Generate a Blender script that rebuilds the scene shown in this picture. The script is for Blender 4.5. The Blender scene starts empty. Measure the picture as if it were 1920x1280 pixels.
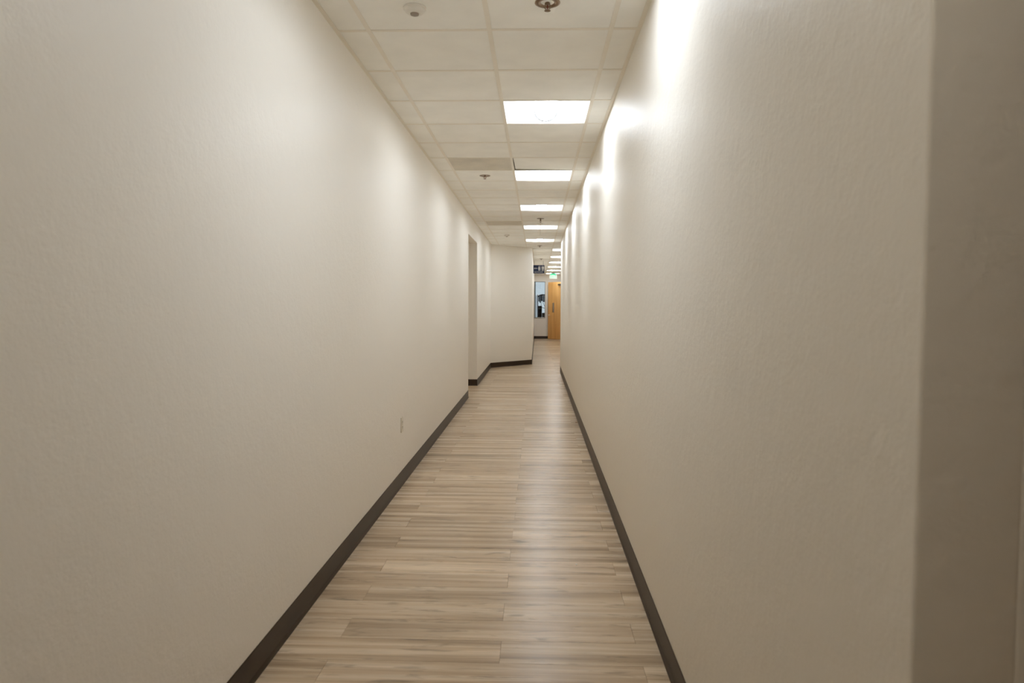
import bpy, bmesh, math, random
from mathutils import Vector, Matrix
random.seed(7)
S = bpy.context.scene
COL = S.collection
PI = math.pi

# ------------------------------------------------------------------ camera, world, exposure
H = 2.765            # finished ceiling height
cam_data = bpy.data.cameras.new('camera')
cam = bpy.data.objects.new('camera', cam_data)
COL.objects.link(cam)
rt = Vector((0.99937466, 0.035038, 0.00475715))
up = Vector((-0.00647057, 0.04895186, 0.99878018))
fw = Vector((-0.03476239, 0.99818638, -0.04914796))
M4 = Matrix((( rt.x, up.x, -fw.x, 0.0),
             ( rt.y, up.y, -fw.y, 0.0),
             ( rt.z, up.z, -fw.z, 1.375),
             (0, 0, 0, 1)))
cam.matrix_world = M4
cam_data.sensor_width = 36.0
cam_data.lens = 1324.0 / 1920.0 * 36.0
cam_data.clip_start = 0.02
cam_data.clip_end = 200
cam_data.dof.use_dof = True
cam_data.dof.focus_distance = 9.5
cam_data.dof.aperture_fstop = 5.0
S.camera = cam

w = bpy.data.worlds.new('world')
S.world = w
w.use_nodes = True
w.node_tree.nodes['Background'].inputs[0].default_value = (0.74, 0.84, 0.90, 1)
w.node_tree.nodes['Background'].inputs[1].default_value = 0.80

S.view_settings.view_transform = 'Standard'
S.view_settings.look = 'None'
S.view_settings.gamma = 1.0
S.view_settings.use_curve_mapping = False
S.view_settings.exposure = 0.0
S.cycles.use_denoising = True
S.cycles.max_bounces = 13
S.cycles.diffuse_bounces = 10
S.cycles.glossy_bounces = 3
S.cycles.use_adaptive_sampling = True
S.cycles.adaptive_threshold = 0.04
S.cycles.adaptive_min_samples = 16
S.cycles.sample_clamp_indirect = 6.0

LAMP = 32.5           # emission strength of the light lenses
LAMP_COLOR = (0.92, 1.0, 1.09, 1)
NEAR_LAMP = 19.0      # the dimmer light behind the photographer

PASSAGE_FILL = 9.0   # added unseen fill lamp, brightens the side opening's far jamb

# ------------------------------------------------------------------ layout numbers (metres)
XL, XR = -1.031, 0.511          # narrow corridor walls
XW = -0.115                     # left wall of the far stretch
XRF = 1.15                      # right wall of the far stretch
Y_BACK, Y_NEAR = -3.2, 0.955    # lobby behind the camera
Y_RET = 15.08                   # the right wall steps back here
Y_END = 30.55
XN = 3.0                        # lobby's right side
OP0, OP1 = 10.63, 12.2          # side opening in the left wall
OPZ = 2.465
M0, G0, T = -0.2468, 3.6148, 0.6096
HB = 0.112
ZD = H + 0.32                   # structural deck

# ------------------------------------------------------------------ materials
def new_mat(name):
    m = bpy.data.materials.new(name)
    m.use_nodes = True
    nt = m.node_tree
    return m, nt, nt.nodes['Principled BSDF']

def mat(name, col, rough=0.5, metal=0.0, noise=0.06, scale=12.0, bump=0.0, bscale=60.0, spec=0.5, emit=None, estr=0.0, trans=0.0):
    m, nt, b = new_mat(name)
    N, L = nt.nodes, nt.links
    tc = N.new('ShaderNodeNewGeometry')
    nz = N.new('ShaderNodeTexNoise'); nz.inputs['Scale'].default_value = scale; nz.inputs['Detail'].default_value = 4
    L.new(tc.outputs['Position'], nz.inputs['Vector'])
    mr = N.new('ShaderNodeMapRange')
    mr.inputs['From Min'].default_value = 0.3; mr.inputs['From Max'].default_value = 0.7
    mr.inputs['To Min'].default_value = 1 - noise; mr.inputs['To Max'].default_value = 1 + noise
    L.new(nz.outputs['Fac'], mr.inputs['Value'])
    mx = N.new('ShaderNodeMix'); mx.data_type = 'RGBA'; mx.blend_type = 'MULTIPLY'; mx.inputs['Factor'].default_value = 1
    mx.inputs[6].default_value = (*col, 1)
    L.new(mr.outputs['Result'], mx.inputs[7])
    L.new(mx.outputs[2], b.inputs['Base Color'])
    b.inputs['Roughness'].default_value = rough
    b.inputs['Metallic'].default_value = metal
    b.inputs['Specular IOR Level'].default_value = spec
    b.inputs['Transmission Weight'].default_value = trans
    if emit:
        b.inputs['Emission Color'].default_value = (*emit, 1)
        b.inputs['Emission Strength'].default_value = estr
    if bump > 0:
        n2 = N.new('ShaderNodeTexNoise'); n2.inputs['Scale'].default_value = bscale; n2.inputs['Detail'].default_value = 3
        L.new(tc.outputs['Position'], n2.inputs['Vector'])
        bp = N.new('ShaderNodeBump'); bp.inputs['Strength'].default_value = 1.0; bp.inputs['Distance'].default_value = bump
        L.new(n2.outputs['Fac'], bp.inputs['Height'])
        L.new(bp.outputs['Normal'], b.inputs['Normal'])
    return m

def wall_material():
    m, nt, b = new_mat('painted_drywall')
    N, L = nt.nodes, nt.links
    g = N.new('ShaderNodeNewGeometry')
    n1 = N.new('ShaderNodeTexNoise'); n1.inputs['Scale'].default_value = 1.1; n1.inputs['Detail'].default_value = 3
    L.new(g.outputs['Position'], n1.inputs['Vector'])
    cr = N.new('ShaderNodeMix'); cr.data_type = 'RGBA'
    cr.inputs[6].default_value = (0.880, 0.842, 0.772, 1)
    cr.inputs[7].default_value = (0.898, 0.862, 0.796, 1)
    L.new(n1.outputs['Fac'], cr.inputs['Factor'])
    L.new(cr.outputs[2], b.inputs['Base Color'])
    b.inputs['Roughness'].default_value = 0.42
    b.inputs['Specular IOR Level'].default_value = 0.22
    # orange peel: small lumps over broader trowel waves
    a = N.new('ShaderNodeTexNoise'); a.inputs['Scale'].default_value = 75; a.inputs['Detail'].default_value = 4; a.inputs['Roughness'].default_value = 0.55
    c = N.new('ShaderNodeTexNoise'); c.inputs['Scale'].default_value = 22; c.inputs['Detail'].default_value = 3
    L.new(g.outputs['Position'], a.inputs['Vector']); L.new(g.outputs['Position'], c.inputs['Vector'])
    ad = N.new('ShaderNodeMath'); ad.operation = 'MULTIPLY_ADD'; ad.inputs[1].default_value = 1.6
    L.new(c.outputs['Fac'], ad.inputs[0]); L.new(a.outputs['Fac'], ad.inputs[2])
    bp = N.new('ShaderNodeBump'); bp.inputs['Distance'].default_value = 0.0014; bp.inputs['Strength'].default_value = 0.7
    L.new(ad.outputs[0], bp.inputs['Height']); L.new(bp.outputs['Normal'], b.inputs['Normal'])
    return m

def plank_material(name, use_island):
    m, nt, b = new_mat(name)
    N, L = nt.nodes, nt.links
    g = N.new('ShaderNodeNewGeometry')
    if use_island:
        rnd = g.outputs['Random Per Island']
    else:
        oi = N.new('ShaderNodeObjectInfo'); rnd = oi.outputs['Random']
    off = N.new('ShaderNodeVectorMath'); off.operation = 'SCALE'; off.inputs[0].default_value = (37.0, 5.0, 19.0)
    L.new(rnd, off.inputs['Scale'])
    ad = N.new('ShaderNodeVectorMath'); ad.operation = 'ADD'
    L.new(g.outputs['Position'], ad.inputs[0]); L.new(off.outputs[0], ad.inputs[1])
    def noise(sx, sy, detail, rough=0.5, dist=0.0):
        mp = N.new('ShaderNodeVectorMath'); mp.operation = 'MULTIPLY'; mp.inputs[1].default_value = (sx, sy, 1)
        L.new(ad.outputs[0], mp.inputs[0])
        n = N.new('ShaderNodeTexNoise'); n.inputs['Scale'].default_value = 1
        n.inputs['Detail'].default_value = detail; n.inputs['Roughness'].default_value = rough; n.inputs['Distortion'].default_value = dist
        L.new(mp.outputs[0], n.inputs['Vector'])
        return n.outputs['Fac']
    bands = noise(0.55, 15.0, 2, 0.5, 0.25)     # broad light and dark strips along the plank
    grain = noise(3.0, 140.0, 5, 0.65, 0.3)      # fine grain
    knots = noise(5.0, 28.0, 3, 0.55, 0.8)      # darker knots and streaks
    def ramp(fac, pts):
        r = N.new('ShaderNodeValToRGB'); L.new(fac, r.inputs[0])
        e = r.color_ramp.elements
        e[0].position, e[0].color = pts[0][0], (*pts[0][1], 1)
        e[1].position, e[1].color = pts[-1][0], (*pts[-1][1], 1)
        for p, c in pts[1:-1]:
            k = e.new(p); k.color = (*c, 1)
        return r.outputs[0]
    base = ramp(bands, [(0.30, (0.225, 0.158, 0.096)), (0.44, (0.328, 0.242, 0.157)), (0.56, (0.414, 0.317, 0.216)), (0.70, (0.49, 0.394, 0.284))])
    def mul(a, fac, lo, hi, fmin=0.3, fmax=0.7):
        mr = N.new('ShaderNodeMapRange'); mr.inputs['From Min'].default_value = fmin; mr.inputs['From Max'].default_value = fmax
        mr.inputs['To Min'].default_value = lo; mr.inputs['To Max'].default_value = hi
        L.new(fac, mr.inputs['Value'])
        mx = N.new('ShaderNodeMix'); mx.data_type = 'RGBA'; mx.blend_type = 'MULTIPLY'; mx.inputs['Factor'].default_value = 1
        L.new(a, mx.inputs[6]); L.new(mr.outputs['Result'], mx.inputs[7])
        return mx.outputs[2]
    c = mul(base, grain, 0.80, 1.14)
    c = mul(c, knots, 0.58, 1.0, 0.28, 0.43)
    c = mul(c, rnd, 1.30, 1.56, 0, 1)
    L.new(c, b.inputs['Base Color'])
    b.inputs['Roughness'].default_value = 0.27
    b.inputs['Specular IOR Level'].default_value = 0.24
    bp = N.new('ShaderNodeBump'); bp.inputs['Distance'].default_value = 0.0004; bp.inputs['Strength'].default_value = 0.7
    L.new(grain, bp.inputs['Height']); L.new(bp.outputs['Normal'], b.inputs['Normal'])
    return m

def maple_material():
    m, nt, b = new_mat('maple_veneer')
    N, L = nt.nodes, nt.links
    tc = N.new('ShaderNodeTexCoord')
    mp = N.new('ShaderNodeMapping'); mp.inputs['Scale'].default_value = (14, 14, 0.9)
    L.new(tc.outputs['Object'], mp.inputs['Vector'])
    n = N.new('ShaderNodeTexNoise'); n.inputs['Scale'].default_value = 1.0; n.inputs['Detail'].default_value = 5
    L.new(mp.outputs[0], n.inputs['Vector'])
    r = N.new('ShaderNodeValToRGB'); L.new(n.outputs['Fac'], r.inputs[0])
    r.color_ramp.elements[0].position = 0.3; r.color_ramp.elements[0].color = (0.62, 0.31, 0.085, 1)
    r.color_ramp.elements[1].position = 0.7; r.color_ramp.elements[1].color = (0.78, 0.45, 0.155, 1)
    L.new(r.outputs[0], b.inputs['Base Color'])
    b.inputs['Roughness'].default_value = 0.42
    return m

MW = wall_material()
MPLANK = plank_material('oak_look_plank', False)
MPLANKS = plank_material('oak_look_plank_far', True)
MSUB = mat('dark_floor_joint', (0.10, 0.07, 0.045), 0.8)
MBASE = mat('dark_brown_vinyl', (0.036, 0.021, 0.010), 0.42, noise=0.08, scale=30, spec=0.3)
MTILE = mat('mineral_fibre_tile', (0.94, 0.925, 0.87), 0.9, noise=0.03, scale=5, bump=0.0005, bscale=260, spec=0.2)
MTEE = mat('enamelled_grid_steel', (0.87, 0.82, 0.72), 0.5, noise=0.02, spec=0.35)
MPLEN = mat('dark_plenum', (0.06, 0.055, 0.05), 0.9)
MPAN = mat('white_enamel_reflector', (0.90, 0.90, 0.88), 0.5, noise=0.01, spec=0.3)
MCAPSHADE = mat('end_cap_shadow_tone', (0.06, 0.06, 0.06), 0.6)  # dark tone paints in the shadow gap around the basket
MLENS = mat('glowing_lens', (0.9, 0.9, 0.9), 0.5, noise=0.0, emit=LAMP_COLOR[:3], estr=LAMP)
MLENSN = mat('glowing_lens_dimmed', (0.9, 0.9, 0.9), 0.5, noise=0.0, emit=(1.0, 0.95, 0.84), estr=NEAR_LAMP)
MCHROME = mat('brass_tinted_chrome', (0.27, 0.195, 0.135), 0.28, metal=1.0, noise=0.05)
MBULB = mat('red_glass_bulb', (0.16, 0.03, 0.02), 0.2, noise=0.0)
MDARK = mat('dark_recess', (0.05, 0.035, 0.025), 0.6)
MWPLAST = mat('white_plastic', (0.80, 0.77, 0.70), 0.4, noise=0.01)
MGREYP = mat('grey_plastic_grille', (0.33, 0.28, 0.23), 0.6)
MSLOT = mat('outlet_slot', (0.06, 0.05, 0.04), 0.6)
MIVORY = mat('ivory_plastic', (0.72, 0.66, 0.55), 0.35, noise=0.01)
MGRILLE = mat('grey_perforated_steel', (0.72, 0.67, 0.57), 0.7, noise=0.10, scale=4)
MNAVY = mat('navy_sign_face', (0.010, 0.025, 0.085), 0.4, noise=0.03)
MSWHITE = mat('white_sign_print', (0.78, 0.80, 0.82), 0.5, noise=0.0)
MALU = mat('brushed_aluminium', (0.55, 0.55, 0.54), 0.35, metal=1.0)
MGREEN = mat('green_glow', (0.05, 0.5, 0.25), 0.4, emit=(0.05, 0.75, 0.33), estr=0.8, noise=0.0)
MEXITW = mat('lit_white_panel', (0.8, 0.85, 0.8), 0.4, emit=(0.92, 1.0, 0.95), estr=0.75, noise=0.0)
MWOOD = maple_material()
MDFRAME = mat('grey_brown_steel_frame', (0.30, 0.27, 0.22), 0.45)
MWFRAME = mat('grey_steel_window_frame', (0.24, 0.25, 0.24), 0.4)
MSILL = mat('pale_sill', (0.72, 0.72, 0.68), 0.4)
MBRONZE = mat('dark_bronze', (0.07, 0.05, 0.035), 0.4, metal=0.6)
MBRASS = mat('satin_brass', (0.88, 0.78, 0.62), 0.3, metal=1.0)
MBLUE = mat('navy_steel', (0.010, 0.032, 0.095), 0.4)
MBLUE2 = mat('slate_blue_panel', (0.06, 0.12, 0.24), 0.5)
MBLACK = mat('black_enamel', (0.012, 0.014, 0.018), 0.4)
MRACKG = mat('grey_label_plate', (0.28, 0.32, 0.36), 0.5)
MROOM = mat('pale_blue_paint', (0.62, 0.72, 0.78), 0.7)
MTAN = mat('tan_scrap', (0.30, 0.15, 0.06), 0.6)
MPAPER = mat('white_paper', (0.85, 0.83, 0.80), 0.7)

def glass_mat():
    m, nt, b = new_mat('clear_glass')
    b.inputs['Base Color'].default_value = (0.95, 0.98, 0.99, 1)
    b.inputs['Roughness'].default_value = 0.0
    b.inputs['Transmission Weight'].default_value = 1.0
    b.inputs['IOR'].default_value = 1.45
    return m
MGLASS = glass_mat()

# ------------------------------------------------------------------ helpers
def box(bm, x0, x1, y0, y1, z0, z1):
    v = [bm.verts.new((x, y, z)) for x in (x0, x1) for y in (y0, y1) for z in (z0, z1)]
    for f in ((0, 1, 3, 2), (4, 6, 7, 5), (0, 4, 5, 1), (2, 3, 7, 6), (0, 2, 6, 4), (1, 5, 7, 3)):
        bm.faces.new([v[i] for i in f])

def lathe(bm, prof, seg=32, cx=0, cy=0, cz=0, cap=False):
    """revolve (r, z) pairs about the vertical axis"""
    rings = []
    for r, z in prof:
        if r < 1e-6:
            rings.append([bm.verts.new((cx, cy, cz + z))])
        else:
            rings.append([bm.verts.new((cx + r * math.cos(2 * PI * i / seg), cy + r * math.sin(2 * PI * i / seg), cz + z)) for i in range(seg)])
    for a, b in zip(rings, rings[1:]):
        for i in range(seg):
            j = (i + 1) % seg
            if len(a) == 1 and len(b) == 1: continue
            if len(a) == 1: bm.faces.new((a[0], b[i], b[j]))
            elif len(b) == 1: bm.faces.new((a[i], a[j], b[0]))
            else: bm.faces.new((a[i], a[j], b[j], b[i]))

def tube(bm, p, q, r, seg=10):
    p, q = Vector(p), Vector(q)
    d = (q - p).normalized()
    u = d.orthogonal().normalized(); v = d.cross(u)
    A = [bm.verts.new(p + r * (math.cos(2 * PI * i / seg) * u + math.sin(2 * PI * i / seg) * v)) for i in range(seg)]
    B = [bm.verts.new(q + r * (math.cos(2 * PI * i / seg) * u + math.sin(2 * PI * i / seg) * v)) for i in range(seg)]
    for i in range(seg):
        j = (i + 1) % seg
        bm.faces.new((A[i], A[j], B[j], B[i]))
    bm.faces.new(A[::-1]); bm.faces.new(B)

def prism(bm, pts, a0, a1, axis='y'):
    """extrude a 2-D outline along an axis; pts are (x,z) for 'y', (y,z) for 'x', (x,y) for 'z'"""
    def P(p, a):
        return {'y': (p[0], a, p[1]), 'x': (a, p[0], p[1]), 'z': (p[0], p[1], a)}[axis]
    A = [bm.verts.new(P(p, a0)) for p in pts]; B = [bm.verts.new(P(p, a1)) for p in pts]
    n = len(pts)
    for i in range(n):
        j = (i + 1) % n
        bm.faces.new((A[i], A[j], B[j], B[i]))
    bm.faces.new(A[::-1]); bm.faces.new(B)

def mesh_of(name, bm, m, bevel=0.0, seg=2, smooth=False):
    bmesh.ops.recalc_face_normals(bm, faces=bm.faces)
    if bevel > 0:
        bmesh.ops.bevel(bm, geom=list(bm.edges), offset=bevel, segments=seg, affect='EDGES', profile=0.5, clamp_overlap=True)
        bmesh.ops.recalc_face_normals(bm, faces=bm.faces)
    me = bpy.data.meshes.new(name)
    bm.to_mesh(me); bm.free()
    me.materials.append(m)
    if smooth:
        me.polygons.foreach_set('use_smooth', [True] * len(me.polygons))
        me.set_sharp_from_angle(angle=math.radians(40))
    return me

def link(name, me, parent=None, loc=None, rotz=0.0, kind=None):
    o = bpy.data.objects.new(name, me)
    COL.objects.link(o)
    if parent is not None: o.parent = parent
    if loc is not None: o.location = loc
    o.rotation_euler = (0, 0, rotz)
    if kind: o['kind'] = kind
    return o

def obj(name, bm, m, parent=None, loc=None, bevel=0.0, seg=2, smooth=False, kind=None, rotz=0.0):
    return link(name, mesh_of(name, bm, m, bevel, seg, smooth), parent, loc, rotz, kind)

def struct(name, bm, m, parent=None, **k):
    return obj(name, bm, m, parent, kind='structure' if parent is None else None, **k)

def thing(name, label, cat, loc=(0, 0, 0), rotz=0.0, group=None):
    o = bpy.data.objects.new(name, None)
    o.empty_display_size = 0.1
    COL.objects.link(o)
    o.location = loc; o.rotation_euler = (0, 0, rotz)
    o['label'] = label; o['category'] = cat
    if group: o['group'] = group
    return o

def dup(root, loc, label, group=None):
    r = root.copy(); COL.objects.link(r); r.location = loc; r['label'] = label
    if group: r['group'] = group
    for ch in list(root.children):
        c = ch.copy(); COL.objects.link(c); c.parent = r
        for g in ch.children:
            d = g.copy(); COL.objects.link(d); d.parent = c
    return r

def B():
    return bmesh.new()

# ------------------------------------------------------------------ walls
TW = 0.14            # wall thickness
def wall_y(name, x_face, side, y0, y1, hole=None, bevel=0.006):
    """wall parallel to the corridor, its face at x_face, solid towards side (-1 left, +1 right)"""
    b = B()
    xs = sorted((x_face, x_face + side * TW))
    if hole is None:
        prism(b, [(y0, 0), (y1, 0), (y1, ZD), (y0, ZD)], xs[0], xs[1], 'x')
    else:
        h0, h1, z0, z1 = hole
        pts = [(y0, 0), (h0, 0), (h0, z1), (h1, z1), (h1, 0), (y1, 0), (y1, ZD), (y0, ZD)]
        prism(b, pts, xs[0], xs[1], 'x')
    return struct(name, b, MW, bevel=bevel, seg=3, smooth=True)

def wall_x(name, y_face, side, x0, x1, hole=None, bevel=0.006, z0=0.0, z1=ZD, m=None):
    b = B()
    ys = sorted((y_face, y_face + side * TW))
    if hole is None:
        prism(b, [(x0, z0), (x1, z0), (x1, z1), (x0, z1)], ys[0], ys[1], 'y')
    else:
        a0, a1, c0, c1 = hole
        for X0, X1, Z0, Z1 in ((x0, a0, 0, ZD), (a1, x1, 0, ZD), (a0, a1, 0, c0), (a0, a1, c1, ZD)):
            prism(b, [(X0, Z0), (X1, Z0), (X1, Z1), (X0, Z1)], ys[0], ys[1], 'y')
        bmesh.ops.remove_doubles(b, verts=b.verts, dist=1e-5)
        bevel = 0.0
    return struct(name, b, m or MW, bevel=bevel, seg=3, smooth=True)

wall_y('wall_left', XL, -1, Y_BACK, 15.83, (OP0, OP1, 0, OPZ))
wall_y('wall_right', XR, 1, Y_NEAR, Y_RET)
# angled piece joining the narrow and the wide stretch
b = B()
A0, A1 = Vector((XL - 0.02, 15.80)), Vector((XW, 16.88))
d = (A1 - A0).normalized(); n = Vector((-d.y, d.x)) * TW
prism(b, [tuple(A0), tuple(A1), (A1.x, A1.y + 0.17), tuple(A0 + n)], 0, ZD, 'z')
struct('wall_angled', b, MW, bevel=0.006, seg=3, smooth=True)
wall_y('wall_left_far', XW, -1, 16.89, 36.2)
wall_y('wall_right_far', XRF, 1, Y_RET + TW, 36.2, (28.80, 29.72, 0, 2.45))
wall_x('wall_return', Y_RET + 0.001, 1, XR - 0.0, XRF + TW + 0.2)
wall_x('wall_near', Y_NEAR - 0.0, 1, XR + TW - 0.003, XN + TW)
wall_x('wall_back', Y_BACK, -1, XL - TW, XN + TW)
wall_y('wall_lobby_right', XN, 1, Y_BACK, Y_NEAR)
WX0, WX1, WZ0, WZ1 = -0.111, 0.362, 0.885, 2.465
wall_x('wall_end', Y_END, 1, XW + 0.002, XRF - 0.002, (WX0, WX1, WZ0, WZ1))
# side passage behind the left opening
wall_x('wall_passage_near', OP0, -1, -3.4, XL - TW + 0.002)
wall_x('wall_passage_far', OP1, 1, -3.4, XL - TW + 0.002)
wall_y('wall_passage_end', -3.4, -1, OP0 - TW, OP1 + TW)
b = B(); box(b, -3.4, XL - TW + 0.001, OP0, OP1, 2.62, 2.66); struct('ceiling_passage', b, MTILE)
# closet behind the open door at the far right
wall_x('wall_closet_near', 28.78, -1, XRF + TW - 0.002, 2.7)
wall_x('wall_closet_far', 29.74, 1, XRF + TW - 0.002, 2.7)
wall_y('wall_closet_end', 2.7, 1, 28.64, 29.88)

# ------------------------------------------------------------------ floor
b = B()
box(b, -3.6, XN + 0.3, Y_BACK - 0.2, 36.4, -0.08, -0.0035)
floor = struct('floor', b, MSUB)
PWID, PLEN = 0.184, 1.22
def floor_span(y):
    """x range of the floor at depth y (a little under the walls)"""
    if y < Y_NEAR + 0.1: return XL - 0.02, XN + 0.02
    if y < Y_RET:
        a, c = XL - 0.02, XR + 0.02
        if OP0 - 0.1 < y < OP1 + 0.1: a = -3.42
        return a, c
    t = XRF + 0.02
    if 28.7 < y < 29.85: t = 2.72
    if y < 15.9: return XL - 0.02, t
    if y < 17.0: return XL - 0.02 + (y - 15.9) * 0.84, t
    return XW - 0.02, t
plank_cache = {}
def plank_mesh(length):
    k = round(length, 3)
    if k not in plank_cache:
        q = B()
        box(q, 0.0004, length - 0.0004, -PWID / 2 + 0.0004, PWID / 2 - 0.0004, -0.0035, 0.0)
        plank_cache[k] = mesh_of('plank', q, MPLANK, bevel=0.0006, seg=1)
    return plank_cache[k]
far = B()
count = 0
near_limit = 2.659 - 3 * PWID
r0 = int((Y_BACK - 2.659) / PWID) - 1
r1 = int((36.3 - 2.659) / PWID)
for r in range(r0, r1):
    y0 = 2.659 + r * PWID
    yc = y0 + PWID / 2
    xa, xb = floor_span(yc)
    off = -0.137 if r % 2 == 0 else -0.803
    off += random.uniform(-0.004, 0.004)
    k = math.floor((xa - off) / PLEN)
    x = off + k * PLEN
    while x < xb:
        p, q = max(x, xa), min(x + PLEN, xb)
        x += PLEN
        if q - p < 0.03: continue
        if near_limit - 1e-6 <= y0 and count < 298:
            link('plank', plank_mesh(q - p), floor, (p, yc, 0)); count += 1
        else:
            box(far, p + 0.0004, q - 0.0004, y0 + 0.0004, y0 + PWID - 0.0004, -0.0035, 0.0)
obj('plank', far, MPLANKS, floor, kind='stuff')

# ------------------------------------------------------------------ baseboards (coved vinyl)
def baseboard(name, p, q, normal):
    p, q, n = Vector(p), Vector(q), Vector(normal).normalized()
    prof = [(0, 0), (0.011, 0), (0.012, 0.0025), (0.0075, 0.010), (0.0042, 0.022), (0.0034, HB - 0.005), (0.0018, HB), (0, HB)]
    b = B()
    A = [b.verts.new((p.x + n.x * o, p.y + n.y * o, z)) for o, z in prof]
    C = [b.verts.new((q.x + n.x * o, q.y + n.y * o, z)) for o, z in prof]
    k = len(prof)
    for i in range(k):
        b.faces.new((A[i], A[(i + 1) % k], C[(i + 1) % k], C[i]))
    b.faces.new(A[::-1]); b.faces.new(C)
    return struct(name, b, MBASE)
baseboard('baseboard_left', (XL, Y_BACK), (XL, OP0), (1, 0))
baseboard('baseboard_left_jamb', (XL, OP0), (XL - TW, OP0), (0, 1))
baseboard('baseboard_left_passage', (-3.4, OP1), (XL + 0.003, OP1), (0, -1))
baseboard('baseboard_passage_near', (-3.4, OP0), (XL - TW, OP0), (0, 1))
baseboard('baseboard_passage_end', (-3.4, OP0), (-3.4, OP1), (1, 0))
baseboard('baseboard_left_mid', (XL, OP1), (XL, 15.82), (1, 0))
baseboard('baseboard_angled', tuple(A0), (A1.x + 0.002, A1.y + 0.002), (d.y, -d.x))
baseboard('baseboard_left_far', (XW, 16.89), (XW, Y_END), (1, 0))
baseboard('baseboard_end', (XW, Y_END), (XRF, Y_END), (0, -1))
baseboard('baseboard_right', (XR, Y_NEAR), (XR, Y_RET), (-1, 0))
baseboard('baseboard_near', (XR, Y_NEAR), (XN, Y_NEAR), (0, -1))
baseboard('baseboard_right_far', (XRF, Y_RET + TW), (XRF, 28.72), (-1, 0))
baseboard('baseboard_right_corner', (XRF, 29.80), (XRF, Y_END), (-1, 0))
baseboard('baseboard_return', (XR, Y_RET + TW), (XRF, Y_RET + TW), (0, 1))
# floor transition strip before the end wall
b = B(); prism(b, [(28.87, 0), (28.875, 0.004), (28.90, 0.005), (28.905, 0)], XW + 0.004, XRF - 0.004, 'x')
struct('trim_1', b, MBASE)

# ------------------------------------------------------------------ ceiling
b = B(); box(b, -3.6, XN + 0.2, Y_BACK - 0.2, 36.4, ZD - 0.001, ZD + 0.1)
ceiling = struct('ceiling', b, MPLEN)
def ceil_span(y):
    if y < Y_NEAR: return XL, XN
    if y < Y_RET + TW: return XL, XR
    if y < 15.80: return XL, XRF
    if y < 16.88: return XL + (y - 15.80) / 1.08 * (XW - XL), XRF
    return XW, XRF
mains = [M0 + i * T for i in range(-1, 6)]
ROW_LAST = 44
row_y = lambda i: G0 + i * T
LIGHTS = {}
for i in (-2, 2, 6, 10, 14, 18): LIGHTS[(i, 0)] = 1
for i in (22, 26, 30, 34, 38, 42): LIGHTS[(i, 1)] = 1
LIGHTS[(-6, 0)] = 2
GRILLES = {(5, -1): 1, (13, -1): 1}
LOOSE = (5, 0)
tile_cache = {}
def tile_mesh(wd, dp):
    k = (round(wd, 3), round(dp, 3))
    if k not in tile_cache:
        q = B(); box(q, -wd / 2, wd / 2, -dp / 2, dp / 2, 0.0, 0.014)
        tile_cache[k] = mesh_of('ceiling_tile', q, MTILE)
    return tile_cache[k]
near_tiles = B(); near_tees = B()
cols = [(-2, XL - 0.02, M0 - T)] + [(j, M0 + j * T, M0 + (j + 1) * T) for j in range(-1, 5)] + [(5, M0 + 5 * T, XN + 0.02)]
for i in range(-11, ROW_LAST):
    y0, y1 = row_y(i), row_y(i + 1)
    if i == ROW_LAST - 1: y1 = Y_END
    if y0 > Y_END - 0.05: continue
    yc = (y0 + y1) / 2
    xa, xb = ceil_span(y0 + 0.02)[0], ceil_span(yc)[1]
    # cross tee at the near side of the row
    for j, c0, c1 in cols:
        a, c = max(c0, ceil_span(y0)[0] if y0 < 17 else XW), min(c1, ceil_span(y0)[1])
        if c - a < 0.04: continue
        if i >= -1:
            q = B(); box(q, a + 0.0125, c - 0.0125, y0 - 0.0119, y0 + 0.0119, H - 0.0028, H - 0.0008)
            box(q, a + 0.0125, c - 0.0125, y0 - 0.001, y0 + 0.001, H - 0.0008, H + 0.03)
            obj('cross_tee', q, MTEE, ceiling)
        else:
            box(near_tees, a + 0.0125, c - 0.0125, y0 - 0.0119, y0 + 0.0119, H - 0.0028, H - 0.0008)
    for j, c0, c1 in cols:
        if (i, j) in LIGHTS or (i, j) in GRILLES: continue
        a, c = max(c0, xa), min(c1, xb)
        if c - a < 0.02: continue
        if 15.2 < y0 < 16.88 and c0 < XW:            # tiles cut to the angled wall
            fx = lambda y: XL - 0.02 + max(0, (y - 15.80)) / 1.08 * (XW - XL)
            l0, l1 = max(c0, fx(y0)), max(c0, fx(y1))
            if l0 >= c: continue
            q = B(); ym = y1
            pts = [(c - 0.002, y0 + 0.002), (c - 0.002, y1 - 0.002)]
            if l1 < c: pts.append((l1, y1 - 0.002))
            else:
                pts[1] = (c - 0.002, min(y1, 15.80 + (c - XL + 0.02) / (XW - XL) * 1.08))
            ybreak = 15.80 + (c0 - XL + 0.02) / (XW - XL) * 1.08
            if l1 > c0 and l0 <= c0 + 1e-6 and y0 < ybreak < y1: pts.append((c0 + 0.002, ybreak))
            pts.append((l0 + 0.002, y0 + 0.002))
            prism(q, pts, H - 0.0005, H + 0.0135, 'z')
            obj('ceiling_tile', q, MTILE, ceiling)
            continue
        x, y, wd, dp = (a + c) / 2, yc, c - a - 0.003, y1 - y0 - 0.003
        if (i, j) == LOOSE:                       # this tile sits askew and leaves a dark gap
            q = B()
            prism(q, [(a + 0.016, y0 + 0.002), (c - 0.002, y0 + 0.002), (c - 0.002, y1 - 0.010), (a + 0.024, y1 - 0.062)], H + 0.0005, H + 0.0145, 'z')
            o = obj('ceiling_tile', q, MTILE, ceiling); o['label'] = 'askew tile with a dark gap at its edge'
            continue
        if i < -1:
            box(near_tiles, x - wd / 2, x + wd / 2, y - dp / 2, y + dp / 2, H - 0.0005, H + 0.0135)
            continue
        link('ceiling_tile', tile_mesh(wd, dp), ceiling, (x, y, H - 0.0005))
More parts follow.
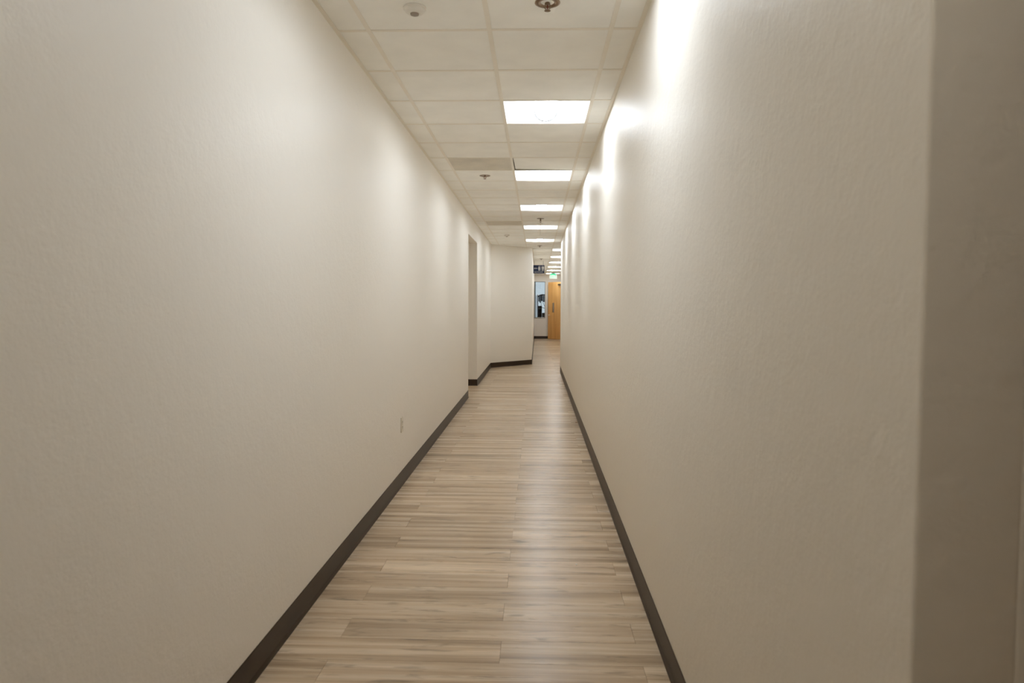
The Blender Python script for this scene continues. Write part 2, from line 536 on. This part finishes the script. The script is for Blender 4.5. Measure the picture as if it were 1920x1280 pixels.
obj('ceiling_tile', near_tiles, MTILE, ceiling, kind='stuff')
obj('cross_tee', near_tees, MTEE, ceiling, kind='stuff')
for k, x in enumerate(mains):
    y0, y1 = Y_BACK, Y_END
    if x < XW: y1 = 15.80 + (x - XL) / (XW - XL) * 1.08
    if x > XRF: y1 = Y_NEAR
    segs = [(y0, y1)] if not (XR < x < XRF) else [(Y_BACK, Y_NEAR), (Y_RET + TW, Y_END)]
    for s0, s1 in segs:
        q = B(); box(q, x - 0.0119, x + 0.0119, s0, s1, H - 0.0036, H - 0.0008); box(q, x - 0.001, x + 0.001, s0, s1, H - 0.0008, H + 0.035)
        obj('main_runner', q, MTEE, ceiling)
def angle_trim(p, q, n):
    p, q, n = Vector(p), Vector(q), Vector(n).normalized()
    b = B()
    prof = [(0, H - 0.0042), (0.022, H - 0.0042), (0.022, H - 0.0018), (0.002, H - 0.0018), (0.002, H + 0.02), (0, H + 0.02)]
    A = [b.verts.new((p.x + n.x * o, p.y + n.y * o, z)) for o, z in prof]
    C = [b.verts.new((q.x + n.x * o, q.y + n.y * o, z)) for o, z in prof]
    for i in range(6):
        b.faces.new((A[i], A[(i + 1) % 6], C[(i + 1) % 6], C[i]))
    b.faces.new(A[::-1]); b.faces.new(C)
    obj('wall_angle', b, MTEE, ceiling)
angle_trim((XL, Y_BACK), (XL, 15.80), (1, 0))
angle_trim((XR, Y_NEAR), (XR, Y_RET + TW), (-1, 0))
angle_trim((A0.x + 0.02, A0.y + 0.01), tuple(A1), (d.y, -d.x))
angle_trim((XW, 16.88), (XW, Y_END), (1, 0))
angle_trim((XRF, Y_RET + TW), (XRF, Y_END), (-1, 0))
angle_trim((XW, Y_END), (XRF, Y_END), (0, -1))
angle_trim((XR, Y_NEAR), (XN, Y_NEAR), (0, -1))
angle_trim((XR, Y_RET + TW), (XRF, Y_RET + TW), (0, 1))

# ------------------------------------------------------------------ recessed lights
HS = 0.293           # half of the visible opening
BR, BH = 0.078, 0.085
def arch(x):
    """height of the reflector above the ceiling plane at |x|"""
    t = (HS - abs(x)) / (HS - BR)
    return BH * math.sin(min(1, max(0, t)) * PI / 2) ** 0.9
def make_light(label, group, lens_mat):
    t = thing('ceiling_light', label, 'light', (0, 0, 0), 0, group)
    # trim frame lying in the grid
    q = B()
    for x0, x1, y0, y1 in ((-0.2965, -HS, -0.2965, 0.2965), (HS, 0.2965, -0.2965, 0.2965), (-HS, HS, -0.2965, -HS), (-HS, HS, HS, 0.2965)):
        box(q, x0, x1, y0, y1, -0.002, 0.006)
    obj('trim_frame', q, MPAN, t)
    # two curved reflector wings
    for s in (-1, 1):
        q = B(); prev = None
        for k in range(13):
            x = HS + (BR - HS) * k / 12
            z = arch(x)
            v = [q.verts.new((s * x, -HS, z)), q.verts.new((s * x, HS, z)), q.verts.new((s * x, -HS, z + 0.002)), q.verts.new((s * x, HS, z + 0.002))]
            if prev:
                q.faces.new((prev[0], prev[1], v[1], v[0])); q.faces.new((prev[2], v[2], v[3], prev[3]))
            prev = v
        obj('reflector_wing', q, MPAN, t, smooth=True)
    # end plates
    for s in (-1, 1):
        q = B()
        xs = [HS * (-1 + 2 * k / 40) for k in range(41)]
        prism(q, [(x, arch(x) + 0.003) for x in xs] + [(HS, 0.0), (-HS, 0.0)], s * HS, s * (HS + 0.003), 'y')
        obj('end_plate', q, MPAN, t)
    # rounded basket lens hanging in the middle
    q = B()
    N_ = 20
    pts = [(BR * math.cos(PI + PI * k / N_), BH + (BH - 0.018) * math.sin(PI + PI * k / N_)) for k in range(N_ + 1)]
    prism(q, pts, -HS + 0.012, HS - 0.012, 'y')
    obj('lens', q, lens_mat, t, smooth=True)
    # basket end caps, coloured near-black to stand in for the lens's shadow line
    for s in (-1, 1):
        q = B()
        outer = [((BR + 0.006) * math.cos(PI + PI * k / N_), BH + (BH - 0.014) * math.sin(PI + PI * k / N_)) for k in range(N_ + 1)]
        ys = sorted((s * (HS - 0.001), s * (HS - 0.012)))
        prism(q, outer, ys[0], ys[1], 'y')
        obj('shaded_end_cap', q, MCAPSHADE, t, smooth=True)
    # housing above
    q = B(); box(q, -0.296, 0.296, -0.298, 0.298, BH + 0.010, BH + 0.03)
    for x0, x1, y0, y1 in ((-0.2985, -0.2955, -0.298, 0.298), (0.2955, 0.2985, -0.298, 0.298), (-0.2955, 0.2955, -0.300, -0.2975), (-0.2955, 0.2955, 0.2975, 0.300)):
        box(q, x0, x1, y0, y1, 0.004, BH + 0.012)
    obj('housing', q, MGRILLE, t)
    return t
GL = 'square recessed lights along the narrow corridor'
GF = 'square recessed lights of the far wide stretch'
labels = {
    (-2, 0): 'recessed square ceiling light above the corridor, just out of view above the frame',
    (2, 0): 'largest recessed square ceiling light with glowing rounded basket, nearest one in view',
    (6, 0): 'lit square ceiling light right behind the loose ceiling tile with the dark gap',
    (10, 0): 'lit square ceiling light just in front of the sprinkler with a pale hanging rod',
    (14, 0): 'lit square ceiling light just behind the sprinkler with a pale hanging rod',
    (18, 0): 'small lit ceiling light beside the start of the angled wall, last of the narrow corridor',
    (22, 1): 'topmost of the thin bright light strips seen beyond the right wall edge',
    (26, 1): 'second thin light strip from the top, beyond the right wall edge',
    (30, 1): 'third thin light strip from the top, beside the top of the blue restroom sign',
    (34, 1): 'fourth thin light strip from the top, level with the middle of the restroom sign',
    (38, 1): 'fifth thin light strip, level with the restroom sign lettering, before the exit sign',
    (42, 1): 'last light strip at the end wall, partly hidden behind the green exit sign',
    (-6, 0): 'dimmer recessed ceiling light above the photographer, out of view',
}
proto = None
for (i, j), kind in sorted(LIGHTS.items(), key=lambda t_: (t_[1], t_[0])):
    loc = (M0 + (j + 0.5) * T, row_y(i) + T / 2, H - 0.001)
    grp = GL if j == 0 else GF
    if kind == 2:
        t = make_light(labels[(i, j)], None, MLENSN); t.location = loc
    elif proto is None:
        proto = make_light(labels[(i, j)], grp, MLENS); proto.location = loc
    else:
        dup(proto, loc, labels[(i, j)], grp)

MFILLP = mat('passage_fill_lens', (0.9, 0.9, 0.9), 0.5, noise=0.0, emit=(1.0, 0.95, 0.86), estr=PASSAGE_FILL)  # lens of the invented fill fixture, out of sight in the passage
pl = make_light('added fill light in the side passage, hidden behind the left opening', None, MFILLP)
pl.location = (-2.2, (OP0 + OP1) / 2, 2.62 - BH - 0.031)

# ------------------------------------------------------------------ return grilles
def make_grille(label):
    t = thing('return_grille', label, 'vent', (0, 0, 0))
    q = B()
    for x0, x1, y0, y1 in ((-0.297, -0.28, -0.297, 0.297), (0.28, 0.297, -0.297, 0.297), (-0.28, 0.28, -0.297, -0.28), (-0.28, 0.28, 0.28, 0.297)):
        box(q, x0, x1, y0, y1, -0.001, 0.010)
    obj('frame', q, MGRILLE, t)
    q = B()
    for k in range(45):                                # eggcrate cells
        a = -0.28 + 0.56 * (k + 0.5) / 45
        box(q, a - 0.004, a + 0.004, -0.28, 0.28, 0.0, 0.010)
        box(q, -0.28, 0.28, a - 0.004, a + 0.004, 0.0005, 0.0102)
    obj('eggcrate_core', q, MGRILLE, t)
    q = B(); box(q, -0.28, 0.28, -0.28, 0.28, 0.02, 0.024); obj('backing', q, MDFRAME, t)
    return t
for (i, j), lab in zip(GRILLES, ('grey square return air grille in the left tile column, nearer and clearly darker one',
                                 'faint return air grille far down the left tile column, before the hanging rod')):
    if i == 5:
        g0 = make_grille(lab); g0.location = (M0 + (j + .5) * T, row_y(i) + T / 2, H - 0.001); g0['group'] = 'return air grilles'
    else:
        dup(g0, (M0 + (j + .5) * T, row_y(i) + T / 2, H - 0.001), lab, 'return air grilles')

# ------------------------------------------------------------------ sprinklers
def make_sprinkler(label, drop=0.0):
    t = thing('fire_sprinkler', label, 'sprinkler', (0, 0, 0), 0, 'pendent fire sprinklers')
    q = B()
    lathe(q, [(0.058, 0.0), (0.0585, -0.0022), (0.054, -0.0045), (0.040, -0.0045), (0.030, 0.0), (0.024, 0.004), (0.0215, 0.012)], 40)
    obj('escutcheon', q, MCHROME, t, smooth=True)
    q = B(); lathe(q, [(0.0215, 0.012), (0.019, 0.003), (0.0, 0.003)], 32); obj('recess', q, MDARK, t)
    z = -drop
    q = B(); lathe(q, [(0.0, 0.02), (0.010, 0.02), (0.010, z - 0.002), (0.013, z - 0.003), (0.013, z - 0.009), (0.007, z - 0.011), (0.0, z - 0.011)], 20)
    obj('body', q, MCHROME, t, smooth=True)
    q = B()
    for s in (-1, 1):
        pts = [(0.010 * s, 0, z - 0.008), (0.0145 * s, 0, z - 0.018), (0.011 * s, 0, z - 0.027), (0.002 * s, 0, z - 0.034)]
        for a, c in zip(pts, pts[1:]): tube(q, a, c, 0.0022, 8)
    obj('yoke', q, MCHROME, t)
    q = B(); tube(q, (0, 0, z - 0.010), (0, 0, z - 0.031), 0.0024, 8); obj('glass_bulb', q, MBULB, t)
    q = B()
    lathe(q, [(0.0, z - 0.034), (0.006, z - 0.034), (0.006, z - 0.0375), (0.0, z - 0.0375)], 16)
    for k in range(12):                                 # toothed deflector
        a = 2 * PI * k / 12
        c, s = math.cos(a), math.sin(a)
        pts = [(c * 0.004 - s * 0.0018, s * 0.004 + c * 0.0018), (c * 0.014 - s * 0.0026, s * 0.014 + c * 0.0026), (c * 0.014 + s * 0.0026, s * 0.014 - c * 0.0026), (c * 0.004 + s * 0.0018, s * 0.004 - c * 0.0018)]
        prism(q, pts, z - 0.0375, z - 0.0362, 'z')
    obj('deflector', q, MCHROME, t)
    return t
HZ = H - 0.0005
sp = make_sprinkler('large brown chrome sprinkler cut by the top edge of the photo')
sp.location = (0.040, 3.305, HZ)
dup(sp, (-0.560, 7.57, HZ), 'dark sprinkler disc in the left tile column behind the grey grille')
sp3 = make_sprinkler('sprinkler on a lowered stem between the middle ceiling lights', 0.028)
sp3.location = (0.050, 11.21, HZ)
q = B()
tube(q, (0, 0, -0.060), (0, 0, -0.262), 0.0045, 10); obj('hanging_rod', q, MWPLAST, sp3)
q = B()
lathe(q, [(0.0, -0.074), (0.012, -0.075), (0.045, -0.078), (0.052, -0.083), (0.050, -0.085), (0.010, -0.082), (0.0, -0.082)], 28); obj('guard_plate', q, MWPLAST, sp3, smooth=True)
dup(sp, (0.058, 16.15, HZ), 'small sprinkler right where the left wall turns, behind the last narrow-corridor light')
dup(sp, (0.118, 20.53, HZ), 'tiny sprinkler on the ceiling just above the blue restroom sign')
dup(sp, (0.655, 28.70, HZ), 'tiny dark sprinkler directly above the green exit sign')

# ------------------------------------------------------------------ smoke detectors
def make_smoke(label):
    t = thing('smoke_detector', label, 'smoke detector', (0, 0, 0), 0, 'white round ceiling detectors')
    q = B(); lathe(q, [(0.0, 0.0), (0.052, 0.0), (0.054, -0.004), (0.053, -0.010), (0.048, -0.012), (0.0, -0.012)], 40); obj('base', q, MWPLAST, t, smooth=True)
    q = B(); lathe(q, [(0.046, -0.011), (0.045, -0.021), (0.039, -0.027), (0.024, -0.030), (0.0, -0.030)], 40); obj('cover', q, MWPLAST, t, smooth=True)
    q = B(); lathe(q, [(0.021, -0.029), (0.019, -0.036), (0.012, -0.039), (0.0, -0.039)], 24); obj('sensor_grille', q, MGREYP, t, smooth=True)
    return t
sm = make_smoke('white round smoke detector with a grey centre, top edge, in the left tile column')
sm.location = (-0.577, 3.34, HZ)
dup(sm, (-0.587, 13.74, HZ), 'pale tiny smoke detector high above the left opening, far down the ceiling')

# ------------------------------------------------------------------ wall outlet
t = thing('wall_outlet', 'pale duplex outlet plate low on the long left wall', 'outlet', (XL, 5.35, 0.467), PI / 2)
q = B(); box(q, -0.035, 0.035, -0.005, 0.0, -0.0575, 0.0575); obj('cover_plate', q, MIVORY, t, bevel=0.002, seg=2)
for z in (-0.0195, 0.0195):
    q = B(); lathe(q, [(0.0, 0.0), (0.0165, 0.0), (0.0165, 0.0025), (0.0, 0.0025)], 28)
    me = mesh_of('socket', q, MIVORY)
    o = link('socket', me, t, (0, -0.0045, z)); o.rotation_euler = (PI / 2, 0, 0)
    q = B()
    for x in (-0.006, 0.006): box(q, x - 0.001, x + 0.001, -0.0008, 0.001, -0.001, 0.007)
    box(q, -0.0022, 0.0022, -0.0008, 0.001, -0.0095, -0.0055)
    s = obj('slots', q, MSLOT, t, (0, -0.0072, z))
q = B(); tube(q, (0, -0.0045, 0), (0, -0.0062, 0), 0.0032, 12); obj('screw', q, MALU, t)

# ------------------------------------------------------------------ lettering helper
def text_part(name, body, size, m, parent, loc, depth=0.0008, width=None):
    cu = bpy.data.curves.new(name, 'FONT')
    cu.body = body; cu.size = size; cu.extrude = depth; cu.align_x = 'CENTER'; cu.align_y = 'CENTER'; cu.resolution_u = 3
    o = bpy.data.objects.new(name + '_source', cu); COL.objects.link(o)
    dg = bpy.context.evaluated_depsgraph_get(); dg.update()
    me = bpy.data.meshes.new_from_object(o.evaluated_get(dg))
    bpy.data.objects.remove(o); bpy.data.curves.remove(cu)
    me.materials.clear(); me.materials.append(m)
    if width:
        xs = [v.co.x for v in me.vertices]; k = width / (max(xs) - min(xs))
        for v in me.vertices: v.co.x *= k
    r = link(name, me, parent, loc); r.rotation_euler = (PI / 2, 0, 0)
    return r

# ------------------------------------------------------------------ restroom sign (projects from the left wall)
t = thing('restroom_sign', 'dark blue restroom sign with white arrow and two figures, on the left wall', 'sign', (XW, 21.5, 2.385))
SW, SH = 0.330, 0.252
q = B(); box(q, 0.008, 0.008 + SW, -0.006, 0.006, 0, SH); obj('panel', q, MNAVY, t, bevel=0.002)
for x0, x1 in ((0.02, 0.03), (SW - 0.03, SW - 0.02)):
    q = B(); box(q, x0, x1, -0.004, 0.004, SH - 0.002, H - 2.385 - 0.003); obj('hanger', q, MALU, t)
q = B(); box(q, 0.0, 0.008, -0.012, 0.012, 0.01, SH - 0.01)
obj('bracket', q, MALU, t)
yf = -0.0062
def flat(pts_list, name):
    q = B()
    for pts in pts_list: prism(q, pts, yf - 0.0008, yf + 0.001, 'y')
    return obj(name, q, MSWHITE, t)
cx, cz = 0.075, 0.155
flat([[(cx - 0.055, cz), (cx - 0.022, cz + 0.026), (cx - 0.022, cz + 0.009), (cx + 0.052, cz + 0.009), (cx + 0.052, cz - 0.009), (cx - 0.022, cz - 0.009), (cx - 0.022, cz - 0.026)]], 'arrow')
def circle(x, z, r): return [(x + r * math.cos(2 * PI * k / 16), z + r * math.sin(2 * PI * k / 16)) for k in range(16)]
wx = 0.180
flat([circle(wx, 0.222, 0.0125), [(wx - 0.014, 0.206), (wx + 0.014, 0.206), (wx + 0.031, 0.150), (wx + 0.023, 0.147), (wx + 0.029, 0.118), (wx + 0.017, 0.118), (wx + 0.017, 0.078), (wx + 0.003, 0.078), (wx + 0.003, 0.118),
      (wx - 0.003, 0.118), (wx - 0.003, 0.078), (wx - 0.017, 0.078), (wx - 0.017, 0.118), (wx - 0.029, 0.118), (wx - 0.023, 0.147), (wx - 0.031, 0.150)]], 'woman_figure')
flat([[(0.231, 0.232), (0.239, 0.232), (0.239, 0.078), (0.231, 0.078)]], 'divider')
mx_ = 0.292
flat([circle(mx_, 0.222, 0.0125), [(mx_ - 0.024, 0.206), (mx_ + 0.024, 0.206), (mx_ + 0.028, 0.200), (mx_ + 0.028, 0.142), (mx_ + 0.018, 0.142), (mx_ + 0.017, 0.078), (mx_ + 0.002, 0.078), (mx_ + 0.002, 0.136),
      (mx_ - 0.002, 0.136), (mx_ - 0.002, 0.078), (mx_ - 0.017, 0.078), (mx_ - 0.018, 0.142), (mx_ - 0.028, 0.142), (mx_ - 0.028, 0.200)]], 'man_figure')
text_part('lettering', 'RESTROOMS', 0.046, MSWHITE, t, (0.008 + SW / 2 - 0.01, yf - 0.0004, 0.038), width=0.25)

# ------------------------------------------------------------------ exit sign
t = thing('exit_sign', 'lit green and white exit sign hanging from the ceiling before the end wall', 'sign', (0.665, 29.0, H - 0.003))
q = B(); box(q, -0.075, 0.075, -0.045, 0.045, -0.030, 0.0); obj('canopy', q, MALU, t, bevel=0.004)
q = B(); box(q, -0.125, 0.125, -0.028, 0.028, -0.088, -0.030); obj('housing', q, MGREEN, t, bevel=0.003)
q = B(); box(q, -0.150, 0.150, -0.007, 0.007, -0.232, -0.088); obj('panel', q, MEXITW, t, bevel=0.002)
text_part('lettering', 'EXIT', 0.15, MGREEN, t, (0, -0.0078, -0.162), width=0.24)

# ------------------------------------------------------------------ interior window in the end wall
b = B()
fr = 0.020
ya, yb = Y_END - 0.012, Y_END + TW + 0.012
for x0, x1, z0, z1 in ((WX0, WX0 + fr, WZ0, WZ1), (WX1 - fr, WX1, WZ0, WZ1), (WX0 + fr, WX1 - fr, WZ1 - fr, WZ1), (WX0 + fr, WX1 - fr, WZ0, WZ0 + fr)):
    box(b, x0, x1, ya, yb, z0, z1)
win = struct('window_1', b, MWFRAME, bevel=0.003)
q = B(); box(q, WX0 + fr, WX1 - fr, Y_END + 0.06, Y_END + 0.066, WZ0 + fr, WZ1 - fr); obj('pane', q, MGLASS, win)
q = B(); box(q, WX0 + fr, WX1 - fr, Y_END - 0.008, Y_END + 0.058, WZ0 + fr, WZ0 + fr + 0.022); obj('sill', q, MSILL, win, bevel=0.003)

# ------------------------------------------------------------------ room behind the interior window
RX0, RX1, RY0, RY1 = XW, XRF, Y_END + TW, 36.2
b = B()
for x0, x1, z0, z1 in ((RX0 - TW, RX1 + TW, 0, 0.55), (RX0 - TW, RX1 + TW, 2.72, ZD)):
    box(b, x0, x1, RY1, RY1 + TW, z0, z1)
struct('wall_far_room', b, MROOM)
b = B(); box(b, RX0, RX1, RY0, RY1, H, H + 0.03); struct('ceiling_far_room', b, MROOM)
b = B()
for x0, x1, z0, z1 in ((RX0, RX0 + 0.05, 0.55, 2.72), (RX1 - 0.05, RX1, 0.55, 2.72), (RX0 + 0.05, RX1 - 0.05, 2.67, 2.72), (RX0 + 0.05, RX1 - 0.05, 0.55, 0.60), (0.50, 0.54, 0.60, 2.67)):
    box(b, x0, x1, RY1 + 0.04, RY1 + 0.10, z0, z1)
win2 = struct('window_2', b, MSILL, bevel=0.003)
for x0, x1 in ((RX0 + 0.05, 0.50), (0.54, RX1 - 0.05)):
    q = B(); box(q, x0, x1, RY1 + 0.066, RY1 + 0.072, 0.60, 2.67); obj('pane', q, MGLASS, win2)

# exercise or storage rack standing behind the glass, dark against the daylight
RYK = 32.6
t = thing('equipment_rack', 'dark navy equipment frame with blue panels, standing behind the end wall window', 'rack', (0.0, RYK, 0.0))
q = B(); box(q, 0.020, 0.062, -0.03, 0.03, 0.0, 1.93); obj('upright', q, MBLUE, t, bevel=0.004)
q = B(); box(q, -0.045, -0.020, 0.20, 0.24, 0.0, 1.90); obj('rear_post', q, MBLUE2, t)
q = B()
top = [(0.062, 1.88), (0.12, 1.93), (0.24, 1.955), (0.40, 1.955), (0.46, 1.94)]
prism(q, top + [(x, z - 0.06) for x, z in reversed(top)], -0.04, 0.04, 'y'); obj('top_beam', q, MBLUE, t)
for x0, x1, m_, z0 in ((0.075, 0.125, MBLUE2, 1.62), (0.130, 0.180, MBLUE, 1.56), (0.185, 0.265, MBLUE2, 1.64), (0.275, 0.330, MBLUE, 1.60), (0.335, 0.44, MBLUE2, 1.60)):
    q = B(); box(q, x0, x1, -0.02, 0.02, z0, 1.89); obj('hanging_panel', q, m_, t)
q = B(); box(q, 0.195, 0.210, -0.015, 0.015, 1.40, 1.64); obj('middle_post', q, MBLUE, t)
q = B(); box(q, 0.064, 0.235, -0.14, 0.10, 0.62, 1.42); obj('cabinet', q, MBLACK, t, bevel=0.012)
q = B(); box(q, 0.095, 0.190, -0.152, -0.141, 1.26, 1.35); obj('label_plate', q, MRACKG, t)
q = B()
for k in range(6): box(q, 0.085, 0.215, -0.158, -0.141, 0.74 + 0.075 * k, 0.79 + 0.075 * k)
obj('weight_plates', q, MDARK, t, kind='stuff')
q = B(); tube(q, (0.23, -0.05, 1.34), (0.42, -0.05, 1.31), 0.011, 8); tube(q, (0.28, 0.0, 1.58), (0.40, 0.0, 1.32), 0.008, 8); obj('handle_bar', q, MBLUE, t)
q = B(); box(q, 0.245, 0.46, -0.18, 0.10, 0.62, 1.10); obj('seat_block', q, MBLACK, t, bevel=0.02)
q = B(); box(q, 0.05, 0.47, -0.22, 0.16, 0.0, 0.62); obj('base', q, MRACKG, t, bevel=0.01)

# ------------------------------------------------------------------ open maple door at the far right
hinge = Vector((1.142, 29.745))
free = Vector((0.497, 30.385))
dv = free - hinge
LEN = dv.length
t = thing('door', 'open maple veneer door with a narrow glass slot beside the end wall', 'door', (hinge.x, hinge.y, 0), math.atan2(dv.y, dv.x))
# local x runs from the hinge to the free edge; the side facing the corridor is +y
q = B()
V0, V1, VZ0, VZ1 = LEN - 0.36, LEN - 0.26, 1.14, 1.55
TH = 0.022
for x0, x1, z0, z1 in ((0.0, V0, 0.01, 2.43), (V1, LEN, 0.01, 2.43), (V0, V1, 0.01, VZ0), (V0, V1, VZ1, 2.43)):
    box(q, x0, x1, -TH, TH, z0, z1)
bmesh.ops.remove_doubles(q, verts=q.verts, dist=1e-5)
obj('leaf', q, MWOOD, t)
q = B(); box(q, V0, V1, -0.004, 0.004, VZ0, VZ1); g_ = obj('glass_slot', q, MDFRAME, t)
q = B()
for x0, x1, z0, z1 in ((V0 - 0.012, V0, VZ0 - 0.012, VZ1 + 0.012), (V1, V1 + 0.012, VZ0 - 0.012, VZ1 + 0.012), (V0, V1, VZ1, VZ1 + 0.012), (V0, V1, VZ0 - 0.012, VZ0)):
    box(q, x0, x1, -TH - 0.004, TH + 0.004, z0, z1)
obj('slot_frame', q, MWOOD, g_)
q = B()
for s in (-1, 1):
    tube(q, (LEN - 0.07, s * TH, 1.03), (LEN - 0.07, s * (TH + 0.012), 1.03), 0.030, 20)
    tube(q, (LEN - 0.07, s * TH, 1.03), (LEN - 0.07, s * (TH + 0.055), 1.03), 0.010, 12)
    tube(q, (LEN - 0.06, s * (TH + 0.052), 1.03), (LEN - 0.19, s * (TH + 0.052), 1.025), 0.010, 12)
obj('lever_handle', q, MBRASS, t, smooth=True)
q = B(); box(q, 0.07, 0.30, TH, TH + 0.05, 2.28, 2.345); box(q, 0.16, 0.20, -TH - 0.05, -TH, 2.27, 2.34)
tube(q, (0.18, TH + 0.05, 2.32), (0.05, TH + 0.16, 2.33), 0.010, 8); obj('door_closer', q, MBRONZE, t)
q = B()
for z in (0.25, 1.20, 2.15): tube(q, (0.0, -TH, z), (0.0, -TH, z + 0.10), 0.008, 8)
obj('hinge', q, MBRASS, t)
# frame of that door in the right wall
b = B()
for y0, y1, z0, z1 in ((28.76, 28.81, 0, 2.50), (29.71, 29.76, 0, 2.50), (28.81, 29.71, 2.44, 2.50)):
    box(b, XRF - 0.012, XRF + TW + 0.012, y0, y1, z0, z1)
struct('door_1', b, MDFRAME, bevel=0.003)

# ------------------------------------------------------------------ bits on the floor
q = B(); lathe(q, [(0.0, 0.0), (0.0045, 0.0), (0.006, 0.0012), (0.0045, 0.003), (0.0, 0.0035)], 9)
o = obj('paper_scrap', q, MPAPER, None, (0.221, 3.724, 0.0)); o['label'] = 'tiny white paper crumb on the wooden floor near the right baseboard'; o['category'] = 'debris'
q = B(); prism(q, [(-0.012, 0), (0.010, 0.002), (0.014, 0.008), (-0.006, 0.007)], 0, 0.006, 'z')
o = obj('wood_chip', q, MTAN, None, (0.480, 8.38, 0.0)); o['label'] = 'small brown chip on the floor against the right baseboard'; o['category'] = 'debris'
